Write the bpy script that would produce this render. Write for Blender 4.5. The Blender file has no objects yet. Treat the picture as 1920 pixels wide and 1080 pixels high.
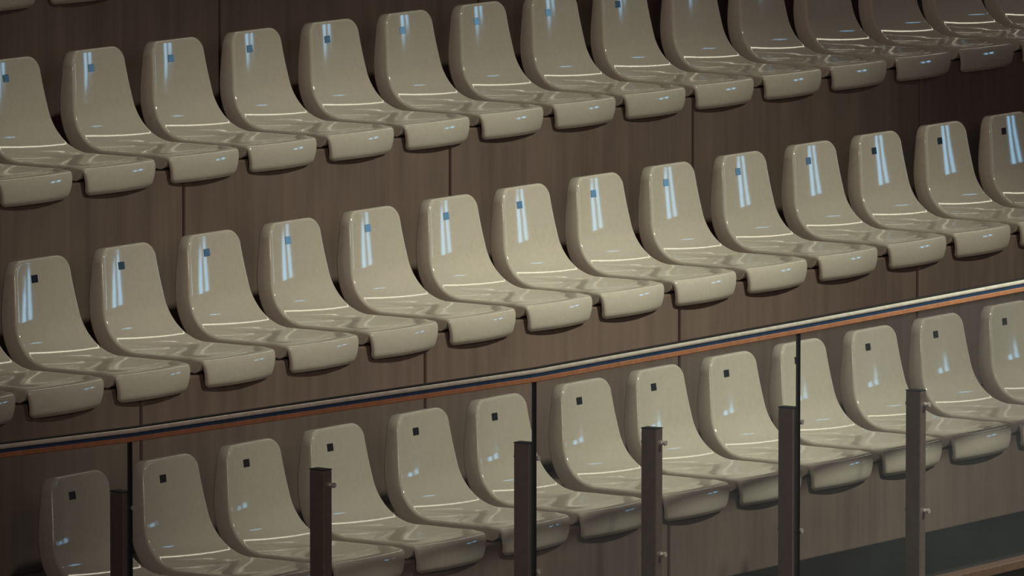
import bpy, bmesh, math, random
from mathutils import Vector, Matrix
import numpy as np

C = bpy.context.scene.collection
SC = bpy.context.scene

# ------------------------------------------------------------------ camera
SPACING, DEPTH, RISE = 0.49, 0.87292, 0.55611      # seat pitch, row depth, row rise
cam_data = bpy.data.cameras.new('camera')
cam = bpy.data.objects.new('camera', cam_data)
C.objects.link(cam)
cam.location = (-25.21897, -18.85161, 2.75115)
cam.rotation_euler = (math.pi / 2 - 0.110408, 0.0, -0.984724)
cam_data.sensor_width = 36.0
cam_data.lens = 17000.0 / 1920.0 * 36.0
cam_data.clip_start = 0.5
cam_data.clip_end = 300.0
SC.camera = cam

# ------------------------------------------------------------------ view
SC.view_settings.view_transform = 'Standard'
SC.view_settings.look = 'None'
SC.view_settings.gamma = 1.0
SC.view_settings.use_curve_mapping = False
SC.view_settings.exposure = 0.0

# ------------------------------------------------------------------ world
w = bpy.data.worlds.new('hall_ambient')
SC.world = w
w.use_nodes = True
bg = w.node_tree.nodes['Background']
bg.inputs['Color'].default_value = (1.0, 0.76, 0.74, 1)
bg.inputs['Strength'].default_value = 0.038

# ------------------------------------------------------------------ lights
TARGET = Vector((2.0, -1.75, -1.40))

def aim(o, target):
    d = (Vector(target) - o.location)
    o.rotation_euler = d.to_track_quat('-Z', 'Y').to_euler()

def spot(name, direction, dist, power, half_angle, radius, color, target=TARGET):
    l = bpy.data.lights.new(name, 'SPOT')
    l.energy = power
    l.color = color
    l.spot_size = 2 * half_angle
    l.spot_blend = 1.0
    l.shadow_soft_size = radius
    o = bpy.data.objects.new(name, l)
    C.objects.link(o)
    o.location = Vector(target) + Vector(direction).normalized() * dist
    aim(o, target)
    return o

def area(name, loc, target, sx, sy, power, color):
    l = bpy.data.lights.new(name, 'AREA')
    l.shape = 'RECTANGLE'
    l.size, l.size_y = sx, sy
    l.energy = power
    l.color = color
    o = bpy.data.objects.new(name, l)
    C.objects.link(o)
    o.location = loc
    aim(o, target)
    return o

for dx in (-1.15, 1.15):
    spot('key_spotlight', (0.10, -0.72, 0.69), 15.0, 4300, math.radians(11.5), 0.35, (1.0, 0.985, 0.81),
         TARGET + Vector((dx, 0, 0)))
spot('fill_spotlight', (-0.75, -0.6, 0.25), 15.0, 1500, math.radians(18), 1.5, (1.0, 0.78, 0.68))

def polar(az, el, dist, base=(2.0, -0.9, -0.65)):
    a, e = math.radians(az), math.radians(el)
    return Vector(base) + dist * Vector((math.cos(a) , math.sin(a), math.tan(e)))
# daylight through two tall panes in the far end wall of the hall, and a clerestory pane above
LAMP_Y = 0.4
BLUE = (0.30, 0.68, 1.0)
for az, wid in ((-27.6, 1.25), (-31.6, 1.15)):
    area('end_window_daylight', polar(az, 3.0, 30), (2, -0.9, -0.65), wid, 1.8, 6.5 * math.pi * wid * 1.8, BLUE)
def roof_strip(name, loc, length, width, radiance, color):
    """a long light in the hall roof, running along the rows and facing down"""
    o = area(name, loc, (loc[0], loc[1], loc[2] - 1), length, width, radiance * math.pi * length * width, color)
    o.rotation_euler = (0, 0, 0)
roof_strip('roof_skylight', (32.0, -9.2, 17.2), 4.6, 0.6, 7.0, BLUE)
roof_strip('roof_lamp_row', (27.0, LAMP_Y, 15.4), 36.0, 0.9, 6.0, (1.0, 0.93, 0.72))

# ------------------------------------------------------------------ materials
def new_mat(name):
    m = bpy.data.materials.new(name)
    m.use_nodes = True
    nt = m.node_tree
    return m, nt, nt.nodes['Principled BSDF'], nt.nodes['Material Output']

def node(nt, kind, **kw):
    n = nt.nodes.new(kind)
    for k, v in kw.items():
        if k in n.inputs:
            n.inputs[k].default_value = v
        else:
            setattr(n, k, v)
    return n

def ramp(nt, src, stops):
    r = nt.nodes.new('ShaderNodeValToRGB')
    el = r.color_ramp.elements
    while len(el) > 1:
        el.remove(el[-1])
    el[0].position, el[0].color = stops[0][0], (*stops[0][1], 1)
    for p, c in stops[1:]:
        e = el.new(p)
        e.color = (*c, 1)
    nt.links.new(src, r.inputs[0])
    return r

def mat_seat():
    m, nt, b, out = new_mat('glossy_cream_plastic')
    tc = node(nt, 'ShaderNodeTexCoord')
    n1 = node(nt, 'ShaderNodeTexNoise', Scale=55.0, Detail=3.0, Roughness=0.6)
    nt.links.new(tc.outputs['Object'], n1.inputs['Vector'])
    r = ramp(nt, n1.outputs['Fac'], [(0.3, (0.49, 0.462, 0.385)), (0.7, (0.53, 0.50, 0.415))])
    nt.links.new(r.outputs[0], b.inputs['Base Color'])
    b.inputs['Roughness'].default_value = 0.075
    b.inputs['IOR'].default_value = 1.5
    n2 = node(nt, 'ShaderNodeTexNoise', Scale=11.0, Detail=1.0)
    nt.links.new(tc.outputs['Object'], n2.inputs['Vector'])
    bp = node(nt, 'ShaderNodeBump', Strength=0.05, Distance=0.004)
    nt.links.new(n2.outputs['Fac'], bp.inputs['Height'])
    nt.links.new(bp.outputs[0], b.inputs['Normal'])
    return m

def mat_concrete(name, lo, hi, rough=0.75, spec=0.3):
    m, nt, b, out = new_mat(name)
    tc = node(nt, 'ShaderNodeTexCoord')
    mp = node(nt, 'ShaderNodeMapping')
    mp.inputs['Scale'].default_value = (14.0, 3.0, 0.9)
    nt.links.new(tc.outputs['Object'], mp.inputs['Vector'])
    streak = node(nt, 'ShaderNodeTexNoise', Scale=1.0, Detail=5.0, Roughness=0.62)
    nt.links.new(mp.outputs[0], streak.inputs['Vector'])
    patch = node(nt, 'ShaderNodeTexNoise', Scale=2.3, Detail=4.0, Roughness=0.6)
    nt.links.new(tc.outputs['Object'], patch.inputs['Vector'])
    mix = node(nt, 'ShaderNodeMix')
    mix.data_type = 'FLOAT'
    mix.inputs[0].default_value = 0.42
    nt.links.new(streak.outputs['Fac'], mix.inputs[2])
    nt.links.new(patch.outputs['Fac'], mix.inputs[3])
    r = ramp(nt, mix.outputs[0], [(0.32, lo), (0.5, tuple((a + c) / 2 for a, c in zip(lo, hi))), (0.68, hi)])
    nt.links.new(r.outputs[0], b.inputs['Base Color'])
    b.inputs['Roughness'].default_value = rough
    b.inputs['Specular IOR Level'].default_value = spec
    fine = node(nt, 'ShaderNodeTexNoise', Scale=60.0, Detail=4.0)
    nt.links.new(tc.outputs['Object'], fine.inputs['Vector'])
    bp = node(nt, 'ShaderNodeBump', Strength=0.25, Distance=0.003)
    nt.links.new(fine.outputs['Fac'], bp.inputs['Height'])
    nt.links.new(bp.outputs[0], b.inputs['Normal'])
    return m

def mat_plain(name, color, rough, metallic=0.0, scale=40.0, vary=0.12):
    m, nt, b, out = new_mat(name)
    tc = node(nt, 'ShaderNodeTexCoord')
    n1 = node(nt, 'ShaderNodeTexNoise', Scale=scale, Detail=3.0)
    nt.links.new(tc.outputs['Object'], n1.inputs['Vector'])
    r = ramp(nt, n1.outputs['Fac'], [(0.3, tuple(c * (1 - vary) for c in color)), (0.7, tuple(min(1, c * (1 + vary)) for c in color))])
    nt.links.new(r.outputs[0], b.inputs['Base Color'])
    b.inputs['Roughness'].default_value = rough
    b.inputs['Metallic'].default_value = metallic
    return m

def mat_glass():
    # thin pane: mostly clear, Fresnel reflection, a thin blue-grey veil painted in for haze
    m, nt, b, out = new_mat('railing_glass')
    nt.nodes.remove(b)
    tr = node(nt, 'ShaderNodeBsdfTransparent')
    tr.inputs['Color'].default_value = (0.975, 0.98, 0.98, 1)
    gl = node(nt, 'ShaderNodeBsdfGlossy', Roughness=0.02)
    geo = node(nt, 'ShaderNodeNewGeometry')
    ior = node(nt, 'ShaderNodeMapRange')
    ior.inputs['To Min'].default_value = 1.45
    ior.inputs['To Max'].default_value = 1 / 1.45
    nt.links.new(geo.outputs['Backfacing'], ior.inputs['Value'])
    fr = node(nt, 'ShaderNodeFresnel')
    nt.links.new(ior.outputs[0], fr.inputs['IOR'])
    m1 = node(nt, 'ShaderNodeMixShader')
    nt.links.new(fr.outputs[0], m1.inputs[0])
    nt.links.new(tr.outputs[0], m1.inputs[1])
    nt.links.new(gl.outputs[0], m1.inputs[2])
    df = node(nt, 'ShaderNodeBsdfDiffuse')
    df.inputs['Color'].default_value = (0.55, 0.67, 0.74, 1)
    tc = node(nt, 'ShaderNodeTexCoord')
    nz = node(nt, 'ShaderNodeTexNoise', Scale=3.0, Detail=4.0)
    nt.links.new(tc.outputs['Object'], nz.inputs['Vector'])
    mr = node(nt, 'ShaderNodeMapRange')
    mr.inputs['To Min'].default_value = 0.016
    mr.inputs['To Max'].default_value = 0.036
    nt.links.new(nz.outputs['Fac'], mr.inputs['Value'])
    m2 = node(nt, 'ShaderNodeMixShader')
    nt.links.new(mr.outputs[0], m2.inputs[0])
    nt.links.new(m1.outputs[0], m2.inputs[1])
    nt.links.new(df.outputs[0], m2.inputs[2])
    nt.links.new(m2.outputs[0], out.inputs['Surface'])
    return m

M_SEAT = mat_seat()
M_PLATE = mat_plain('black_plate', (0.010, 0.010, 0.011), 0.10)
M_CONC = mat_concrete('brown_concrete', (0.110, 0.080, 0.065), (0.185, 0.138, 0.110))
M_FLOOR = mat_concrete('dark_walkway', (0.010, 0.010, 0.010), (0.016, 0.015, 0.015), 0.9, 0.05)
M_GLASS = mat_glass()
M_POST = mat_plain('dark_bronze_paint', (0.15, 0.105, 0.088), 0.5)
M_SEAL = mat_plain('black_seal', (0.012, 0.012, 0.012), 0.5)
M_STEEL = mat_plain('satin_steel', (0.95, 0.90, 0.76), 0.28, 0.30)
M_BOLT = mat_plain('bolt_steel', (0.70, 0.67, 0.62), 0.45, 0.6)
M_BROWN_REFLECTION = mat_plain('painted_brown_reflection', (0.50, 0.235, 0.12), 0.40, 0.0)
M_BLUE = mat_plain('painted_blue_reflection', (0.035, 0.075, 0.15), 0.35)
M_BROWN = mat_plain('dark_brown_trim', (0.13, 0.085, 0.062), 0.45)
M_RUBBER = mat_plain('black_rubber', (0.018, 0.017, 0.016), 0.6)

# ------------------------------------------------------------------ helpers
def link_mesh(name, me, m, parent=None):
    o = bpy.data.objects.new(name, me)
    if m:
        me.materials.append(m)
    C.objects.link(o)
    if parent:
        o.parent = parent
    return o

def obj(name, bm, m, parent=None, smooth=False):
    me = bpy.data.meshes.new(name)
    bmesh.ops.recalc_face_normals(bm, faces=bm.faces)
    bm.to_mesh(me)
    bm.free()
    if smooth:
        for p in me.polygons:
            p.use_smooth = True
    return link_mesh(name, me, m, parent)

def tag(o, label, cat, group=None):
    o['label'], o['category'] = label, cat
    if group:
        o['group'] = group
    return o

def empty(name, loc, label, cat, group=None, rz=0.0):
    o = bpy.data.objects.new(name, None)
    o.empty_display_size = 0.1
    C.objects.link(o)
    o.location = loc
    o.rotation_euler = (0, 0, rz)
    return tag(o, label, cat, group)

def add_box(bm, x0, x1, y0, y1, z0, z1, bevel=0.0):
    vs = [bm.verts.new(p) for p in ((x0, y0, z0), (x1, y0, z0), (x1, y1, z0), (x0, y1, z0),
                                    (x0, y0, z1), (x1, y0, z1), (x1, y1, z1), (x0, y1, z1))]
    fs = [bm.faces.new([vs[i] for i in q]) for q in
          ((0, 3, 2, 1), (4, 5, 6, 7), (0, 1, 5, 4), (1, 2, 6, 5), (2, 3, 7, 6), (3, 0, 4, 7))]
    if bevel:
        es = list({e for f in fs for e in f.edges})
        bmesh.ops.bevel(bm, geom=es, offset=bevel, segments=2, affect='EDGES', profile=0.5)

def add_cyl(bm, p0, p1, r, n=14):
    p0, p1 = Vector(p0), Vector(p1)
    d = p1 - p0
    q = d.to_track_quat('Z', 'Y')
    rings = []
    for p in (p0, p1):
        rings.append([bm.verts.new(p + q @ Vector((r * math.cos(a), r * math.sin(a), 0)))
                      for a in (2 * math.pi * k / n for k in range(n))])
    for k in range(n):
        bm.faces.new((rings[0][k], rings[0][(k + 1) % n], rings[1][(k + 1) % n], rings[1][k]))
    bm.faces.new(rings[0][::-1])
    bm.faces.new(rings[1])

def sweep(bm, path, section):
    """section: (side, up) points swept along a horizontal polyline with mitred corners"""
    rings = []
    n = len(path)
    for i, p in enumerate(path):
        d0 = (path[i] - path[i - 1]).normalized() if i else (path[1] - path[0]).normalized()
        d1 = (path[i + 1] - path[i]).normalized() if i < n - 1 else d0
        t = (d0 + d1).normalized()
        s = Vector((t.y, -t.x, 0)) / max(0.5, t.dot(d0))
        rings.append([bm.verts.new(p + s * a + Vector((0, 0, b))) for a, b in section])
    m = len(section)
    for i in range(n - 1):
        for k in range(m):
            bm.faces.new((rings[i][k], rings[i][(k + 1) % m], rings[i + 1][(k + 1) % m], rings[i + 1][k]))
    bm.faces.new(rings[0][::-1])
    bm.faces.new(rings[-1])

# ------------------------------------------------------------------ terraces (the setting)
STICK = (-0.038, 0.4435, 0.326)          # number plate in the seat's own frame (x, back, up)
ROW_SHIFT = {0: 0.0, 1: 0.0, 2: -0.03438, 3: -0.03496}
def tread_z(row):                       # row 1 is the upper full row
    return -(row - 1) * RISE - STICK[2]
def edge_y(row):
    return -(row - 1) * DEPTH - STICK[1] + 0.004
X0, X1 = -8.0, 13.0
FLOOR_Z = tread_z(3) - 0.29
SEAMS = {-1: [-3.1, -1.4, 0.3, 2.0, 3.7, 5.4, 7.1], 0: [-3.2, -1.5, 0.2, 1.89, 3.6, 5.3, 7.0],
         1: [-2.9, -1.23, 0.441, 2.11, 3.762, 5.433, 7.1],
         2: [-4.4, -2.7, -1.023, 0.658, 2.30, 3.97, 5.6],
         3: [-4.2, -2.5, -0.82, 0.865, 2.53, 4.2, 5.9]}
def terrace(row):
    bm = bmesh.new()
    y, z = edge_y(row), tread_z(row)
    zb = FLOOR_Z if row == 3 else tread_z(row + 1)
    yb = edge_y(row - 1)
    edges = [X0] + SEAMS[row] + [X1]
    g = 0.008
    for a, b in zip(edges, edges[1:]):
        add_box(bm, a + g, b - g, y, y + 0.10, zb, z, 0.006)
    add_box(bm, X0, X1, y + 0.014, yb + 0.10, zb - 0.1, z - 0.004)
    o = obj('terrace_step', bm, M_CONC)
    o['kind'] = 'structure'
    return o
for r in (3, 2, 1, 0, -1):
    terrace(r)
bm = bmesh.new()
add_box(bm, X0, X1, -9.0, edge_y(3) + 0.03, FLOOR_Z - 0.1, FLOOR_Z)
o = obj('floor', bm, M_FLOOR)
o['kind'] = 'structure'

# ------------------------------------------------------------------ seat
def make_profile():
    """side outline (forward, up): gently curved back, wide bend, almost flat pan, rounded lip"""
    pts = []
    f, z = -0.4545, 0.386
    legs = [(10, 0.190, 83.5, 80.5), (14, 0.236, 80.5, 3.0)]       # steps, length, slope at start and end
    for n, L, a0, a1 in legs:
        for k in range(n):
            pts.append((f, z))
            a = math.radians(a0 + (a1 - a0) * (k + 0.5) / n)
            f += L / n * math.cos(a); z -= L / n * math.sin(a)
    pts.append((f, z))
    dz = 0.0485 - z
    pts = [(p, q + dz) for p, q in pts]
    pts += [(-.150, .0470), (-.100, .046), (-.030, .047), (.004, .0495),
            (.026, .0490), (.037, .040), (.042, .018), (.042, -.008), (.037, -.032), (.027, -.045)]
    return pts
WID_S = [0.0, 0.06, 0.12, 0.18, 0.24, 0.27, 0.31, 0.36, 0.42, 0.50, 0.60, 0.68, 0.72, 0.745, 0.77, 0.80, 0.83]
WID_W = [.141, .147, .155, .165, .175, .180, .186, .191, .193, .195, .196, .198, .199, .198, .193, .186, .179]
_p = make_profile()
_acc = [0.0]
for _a, _b in zip(_p, _p[1:]):
    _acc.append(_acc[-1] + math.hypot(_b[0] - _a[0], _b[1] - _a[1]))
PROF = [(a[0], a[1], float(np.interp(l / _acc[-1] * 0.83, WID_S, WID_W))) for a, l in zip(_p, _acc)]
def catmull(pts, n=24):
    P = np.array([2 * np.array(pts[0]) - np.array(pts[1])] + [np.array(p) for p in pts] + [2 * np.array(pts[-1]) - np.array(pts[-2])])
    out = []
    for i in range(1, len(P) - 2):
        for k in range(n):
            t = k / n
            a, b, c, d = P[i - 1], P[i], P[i + 1], P[i + 2]
            out.append(0.5 * (2 * b + (c - a) * t + (2 * a - 5 * b + 4 * c - d) * t * t + (3 * b - a - 3 * c + d) * t ** 3))
    out.append(P[-2])
    return np.array(out)
DENSE = catmull(PROF)
ARC = np.concatenate([[0], np.cumsum(np.linalg.norm(np.diff(DENSE[:, :2], axis=0), axis=1))])
LEN = ARC[-1]
def prof(s):
    return np.array([np.interp(s, ARC, DENSE[:, k]) for k in range(3)])
def smooth(a, b, x):
    t = min(1.0, max(0.0, (x - a) / (b - a)))
    return t * t * (3 - 2 * t)
R_TOP, R_BOT = 0.042, 0.016
def half_width(s):
    hw = prof(s)[2]
    if s < R_TOP:
        hw -= R_TOP - math.sqrt(max(0, R_TOP ** 2 - (R_TOP - s) ** 2))
    if LEN - s < R_BOT:
        k = R_BOT - (LEN - s)
        hw -= R_BOT - math.sqrt(max(0, R_BOT ** 2 - k ** 2))
    return hw
def surf(s, x):
    """front surface of the shell: s runs down the seat from the top edge, x across it"""
    f, z, hw = prof(s)
    e = 1e-3
    f2, z2, _ = prof(min(LEN, s + e)); f1, z1, _ = prof(max(0, s - e))
    tf, tz = f2 - f1, z2 - z1
    l = math.hypot(tf, tz)
    nf, nz = -tz / l, tf / l                     # front normal in the side plane
    u = x / hw
    lip = smooth(-0.10, 0.01, f) if z < 0.08 else 0.0
    low = 1 - smooth(0.04, 0.17, z)              # the hollow fades into the bend
    pan = smooth(-0.22, -0.10, f) * (1 - smooth(-0.03, 0.02, f)) if z < 0.2 else 0.0
    d = (HOLLOW_BACK + (HOLLOW_PAN - HOLLOW_BACK) * low) * (1 - smooth(-0.03, 0.02, f)) * u * u      # edges stand forward of the middle
    if pan > 0:                                  # shallow sitting hollow with a flat rim
        rim = 1 - smooth(0.70, 0.93, abs(u))
        d -= 0.0035 * pan * rim * (1 - smooth(-0.085, -0.05, f + 0.018 * u * u))
    f += nf * d
    z += nz * d
    f -= 0.018 * lip * u * u                     # bowed front lip
    return Vector((x, -f, z))
HOLLOW_BACK, HOLLOW_PAN = 0.0115, 0.0075
def depth_at(s):
    f, z, _ = prof(s)
    if z > 0.2:
        return 0.042 + 0.020 * (1 - smooth(0.2, 0.40, z))
    d = 0.062 - 0.012 * smooth(-0.36, -0.2, f)
    return d - 0.036 * smooth(0.0, 0.036, f)
def build_seat_shell():
    S = [R_TOP * (1 - math.cos(math.pi / 2 * k / 9)) for k in range(9)]
    s = R_TOP
    while s < LEN - R_BOT - 0.004:
        S.append(s); s += 0.0085
    S += [LEN - R_BOT * (1 - math.sin(math.pi / 2 * k / 6)) for k in range(7)]
    U = [math.sin(a) / math.sin(1.25) for a in np.linspace(-1.25, 1.25, 25)]
    nS, nU = len(S), len(U)
    G = np.array([[surf(a, b * half_width(a)) for b in U] for a in S])
    E = 2e-3
    Q = np.array([[(surf(min(LEN, a + E), b * half_width(a)) - surf(max(0, a - E), b * half_width(a))).cross(
        surf(a, b * half_width(a) + E) - surf(a, b * half_width(a) - E)) for b in U] for a in S])
    N = Q / (np.linalg.norm(Q, axis=2, keepdims=True) + 1e-12)
    if N[nS // 4, nU // 2][1] > 0:
        N = -N
    ring = [(0, j) for j in range(nU)] + [(i, nU - 1) for i in range(1, nS)] + \
           [(nS - 1, j) for j in range(nU - 2, -1, -1)] + [(i, 0) for i in range(nS - 2, 0, -1)]
    L = len(ring)
    P = np.array([G[i, j] for i, j in ring]); n = np.array([N[i, j] for i, j in ring])
    dep = np.array([depth_at(S[i]) for i, j in ring])
    t = np.roll(P, -1, 0) - np.roll(P, 1, 0)
    t /= np.linalg.norm(t, axis=1, keepdims=True) + 1e-12
    o = np.cross(t, n)
    c = P.mean(0)
    o /= np.linalg.norm(o, axis=1, keepdims=True) + 1e-12
    if (o[nU // 2] @ np.array([0, 0, 1.0])) < 0:
        o = -o
    bm = bmesh.new()
    V = [[bm.verts.new(G[i, j]) for j in range(nU)] for i in range(nS)]
    for i in range(nS - 1):
        for j in range(nU - 1):
            bm.faces.new((V[i][j], V[i + 1][j], V[i + 1][j + 1], V[i][j + 1]))
    prev = [V[i][j] for i, j in ring]
    RF = 0.011
    layers = [P + o * RF * math.sin(a) - n * RF * (1 - math.cos(a)) for a in (math.pi / 10 * k for k in range(1, 6))]
    for k in (0.45, 0.92, 1.0):
        layers.append(P + o * RF * (1 if k < 1 else 0.8) - n * np.maximum(dep * k, RF * 1.05)[:, None])
    for Lr in layers:
        cur = [bm.verts.new(p) for p in Lr]
        for a in range(L):
            b = (a + 1) % L
            bm.faces.new((prev[a], prev[b], cur[b], cur[a]))
        prev = cur
    # hidden underside, following the front at the shell's depth
    idx = {q: k for k, q in enumerate(ring)}
    W = [[prev[idx[(i, j)]] if (i, j) in idx else bm.verts.new(G[i, j] - N[i, j] * (depth_at(S[i]) - 0.004)) for j in range(nU)] for i in range(nS)]
    for i in range(nS - 1):
        for j in range(nU - 1):
            bm.faces.new((W[i][j], W[i][j + 1], W[i + 1][j + 1], W[i + 1][j]))
    bmesh.ops.remove_doubles(bm, verts=bm.verts, dist=1e-5)
    bmesh.ops.recalc_face_normals(bm, faces=bm.faces)
    me = bpy.data.meshes.new('seat_shell')
    bm.to_mesh(me); bm.free()
    for p in me.polygons:
        p.use_smooth = True
    me.materials.append(M_SEAT)
    return me
SHELL = build_seat_shell()

def build_plate():
    bm = bmesh.new()
    add_box(bm, -0.0185, 0.0185, -0.0012, 0.004, -0.0130, 0.0130, 0.0006)
    me = bpy.data.meshes.new('number_plate')
    bmesh.ops.recalc_face_normals(bm, faces=bm.faces)
    bm.to_mesh(me); bm.free()
    me.materials.append(M_PLATE)
    return me
PLATE = build_plate()
# where the plate lies on the shell
s_plate = float(np.interp(-STICK[2], -DENSE[:200, 1], ARC[:200]))
x_plate = STICK[0]
pp = surf(s_plate, x_plate)
pz = (surf(s_plate - 0.01, x_plate) - surf(s_plate + 0.01, x_plate)).normalized()
px = (surf(s_plate, x_plate + 0.008) - surf(s_plate, x_plate - 0.008)).normalized()
py = pz.cross(px).normalized(); pz = px.cross(py).normalized()
PLATE_M = Matrix(((px.x, py.x, pz.x, pp.x), (px.y, py.y, pz.y, pp.y), (px.z, py.z, pz.z, pp.z), (0, 0, 0, 1)))

BRACKET_BM = bmesh.new()
add_box(BRACKET_BM, -0.11, 0.11, 0.08, 0.30, 0.0, 0.014, 0.003)
BRACKET = bpy.data.meshes.new('mounting_pad')
BRACKET_BM.to_mesh(BRACKET); BRACKET_BM.free()
BRACKET.materials.append(M_RUBBER)

ORD = ['first', 'second', 'third', 'fourth', 'fifth', 'sixth', 'seventh', 'eighth', 'ninth', 'tenth', 'eleventh',
       'twelfth', 'thirteenth', 'fourteenth', 'fifteenth', 'sixteenth', 'seventeenth']
ROWS = {0: (1, 2, 'row cut by the top edge', 'seats of the topmost row'),
        1: (-1, 14, 'upper full row of seats', 'seats of the upper row'),
        2: (-4, 11, 'middle row above the handrail', 'seats of the middle row'),
        3: (-4, 8, 'lowest row behind the glass railing', 'seats of the lowest row')}
# the seats are not bolted down quite evenly
OFF = {0: {}, 1: {1: .009, 7: -.004, 8: -.006}, 2: {-2: -.004, 0: .008, 1: .006, 3: .004, 4: -.008, 5: -.011, 6: -.009, 8: .011},
       3: {-3: .007, -2: -.011, -1: -.022, 1: -.011, 2: .027, 3: .020, 4: .007, 7: -.009}}
rnd = random.Random(7)
def make_seat(row, j, label, group):
    jit = rnd.uniform(-1, 1)
    x = j * SPACING + ROW_SHIFT[row] - STICK[0] + OFF[row].get(j, 0.003 * jit)
    y = -(row - 1) * DEPTH - STICK[1]
    t = empty('stadium_seat', (x, y, tread_z(row)), label, 'seat', group, rz=math.radians(rnd.uniform(-0.5, 0.5)))
    sh = bpy.data.objects.new('seat_shell', SHELL); C.objects.link(sh); sh.parent = t
    pl = bpy.data.objects.new('number_plate', PLATE); C.objects.link(pl); pl.parent = t
    pl.matrix_local = PLATE_M
    pl['label'] = 'small square black plate on the backrest'
    return t
for row, (a, b, where, group) in ROWS.items():
    for k, j in enumerate(range(a, b + 1)):
        if j == a: pos = 'leftmost one in the'
        elif j == b: pos = 'rightmost one in the'
        else: pos = ORD[k] + ' from the left in the'
        make_seat(row, j, 'glossy cream plastic seat, ' + pos + ' ' + where, group)

# ------------------------------------------------------------------ glass railing
RAIL_Z = -0.738
JOINTS = [(-4.55, -2.40), (-3.01, -2.71), (-1.06, -2.90), (0.56, -2.895), (2.22, -2.87), (3.9, -2.85)]
J = [Vector((x, y, 0)) for x, y in JOINTS]
rail_path = [p + Vector((0, 0, RAIL_Z)) for p in J]
hr = empty('handrail', rail_path[2], 'satin steel handrail with painted brown reflection strip running along the glass tops', 'handrail')
local = [p - rail_path[2] for p in rail_path]
bm = bmesh.new()
sweep(bm, local, [(0.004 + 0.0075 * math.cos(a), 0.0095 + 0.0075 * math.sin(a)) for a in (2 * math.pi * k / 24 for k in range(24))])
obj('rail_tube', bm, M_STEEL, hr, True)
bm = bmesh.new()
sweep(bm, local, [(-0.013, -0.007), (0.0, -0.007), (0.0, 0.020), (-0.002, 0.0215), (-0.011, 0.0215), (-0.013, 0.020)])
o = obj('back_bar', bm, M_SEAL, hr)
o['label'] = 'thin black bar behind the steel tube'
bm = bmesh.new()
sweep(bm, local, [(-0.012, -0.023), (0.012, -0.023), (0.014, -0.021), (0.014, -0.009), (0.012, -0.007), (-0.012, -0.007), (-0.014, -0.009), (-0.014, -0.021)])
o = obj('brown_reflection', bm, M_BROWN_REFLECTION, hr)  # strip whose colour paints in the warm floor reflection on the rail
o['label'] = 'copper brown strip painting a floor reflection under the steel tube'
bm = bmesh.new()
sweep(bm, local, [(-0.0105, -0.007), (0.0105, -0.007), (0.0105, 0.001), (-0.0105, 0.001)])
o = obj('blue_reflection', bm, M_BLUE, hr)  # added band, its colour stands in for a blue reflection on the rail
o['label'] = 'dark blue band painting a reflection below the steel tube'
kb = empty('base_rail', J[2] + Vector((0, 0, FLOOR_Z)), 'low dark brown rail on the floor under the glass panels', 'rail')
bm = bmesh.new()
sweep(bm, [p - J[2] for p in J], [(-0.008, 0.0), (0.05, 0.0), (0.05, 0.026), (0.046, 0.03), (-0.008, 0.03)])
obj('rail_bar', bm, M_BROWN, kb)

PANEL_LABELS = ['clear glass panel left of the first dark joint, at the left picture edge',
                'widest clear glass panel, between the first and second dark joints',
                'clear glass panel in front of the two posts right of the centre joint',
                'clear glass panel right of the last dark joint, at the right picture edge']
for k in range(4):
    a, b = J[k], J[k + 1]
    d = b - a
    g = empty('glass_panel', a + Vector((0, 0, FLOOR_Z + 0.03)), PANEL_LABELS[k], 'glass panel', 'glass panels of the railing', rz=math.atan2(d.y, d.x))
    L = d.length
    h = RAIL_Z - 0.023 - FLOOR_Z - 0.03
    bm = bmesh.new()
    add_box(bm, 0.008, L - 0.008, -0.004, 0.004, 0.0, h)
    obj('pane', bm, M_GLASS, g)
    bm = bmesh.new()
    add_box(bm, L - 0.007, L + 0.003, -0.006, 0.006, 0.0, h)
    o = obj('joint_seal', bm, M_SEAL, g)
    o['label'] = 'black seal along the edge of the pane'

def on_rail(x):
    for a, b in zip(J, J[1:]):
        if a.x <= x <= b.x:
            t = (x - a.x) / (b.x - a.x)
            d = b - a
            return a + d * t, math.atan2(d.y, d.x)
POSTS = [(-3.012, 0.177), (-2.07, 0.205), (-1.055, 0.222), (-0.293, 0.255), (0.565, 0.275), (1.418, 0.305)]
POST_LABELS = ['dark bronze post at the leftmost glass joint', 'dark bronze post standing alone behind the widest glass panel',
               'dark bronze post at the centre glass joint', 'dark bronze post midway between the centre and right joints',
               'dark bronze post at the right glass joint', 'dark bronze post furthest right, beyond the last glass joint']
for (x, drop), lab in zip(POSTS, POST_LABELS):
    p, rz = on_rail(x)
    off = Matrix.Rotation(rz, 3, 'Z') @ Vector((0, 0.041, 0))
    t = empty('railing_post', (p.x + off.x, p.y + off.y, FLOOR_Z), lab, 'post', 'posts of the glass railing', rz=rz)
    top = RAIL_Z - drop - FLOOR_Z
    bm = bmesh.new()
    add_box(bm, -0.020, 0.020, -0.030, 0.030, 0.0, top - 0.004, 0.004)
    obj('post_body', bm, M_POST, t)
    bm = bmesh.new()
    add_box(bm, -0.0205, 0.0205, -0.0305, 0.0305, top - 0.004, top, 0.001)
    o = obj('end_cap', bm, M_RUBBER, t)
    o['label'] = 'black cap closing the post'
    for zb in (top - 0.05, top - 0.42):
        bm = bmesh.new()
        add_cyl(bm, (0.006, -0.049, zb), (0.006, -0.030, zb), 0.0045)
        add_cyl(bm, (0.006, -0.052, zb), (0.006, -0.0455, zb), 0.0085)
        add_cyl(bm, (0.006, -0.0365, zb), (0.006, -0.030, zb), 0.0085)
        obj('clamp_bolt', bm, M_BOLT, t, False)
        bm = bmesh.new()
        add_cyl(bm, (0.006, 0.030, zb), (0.006, 0.042, zb), 0.0075)
        obj('clamp_nut', bm, M_BOLT, t, False)
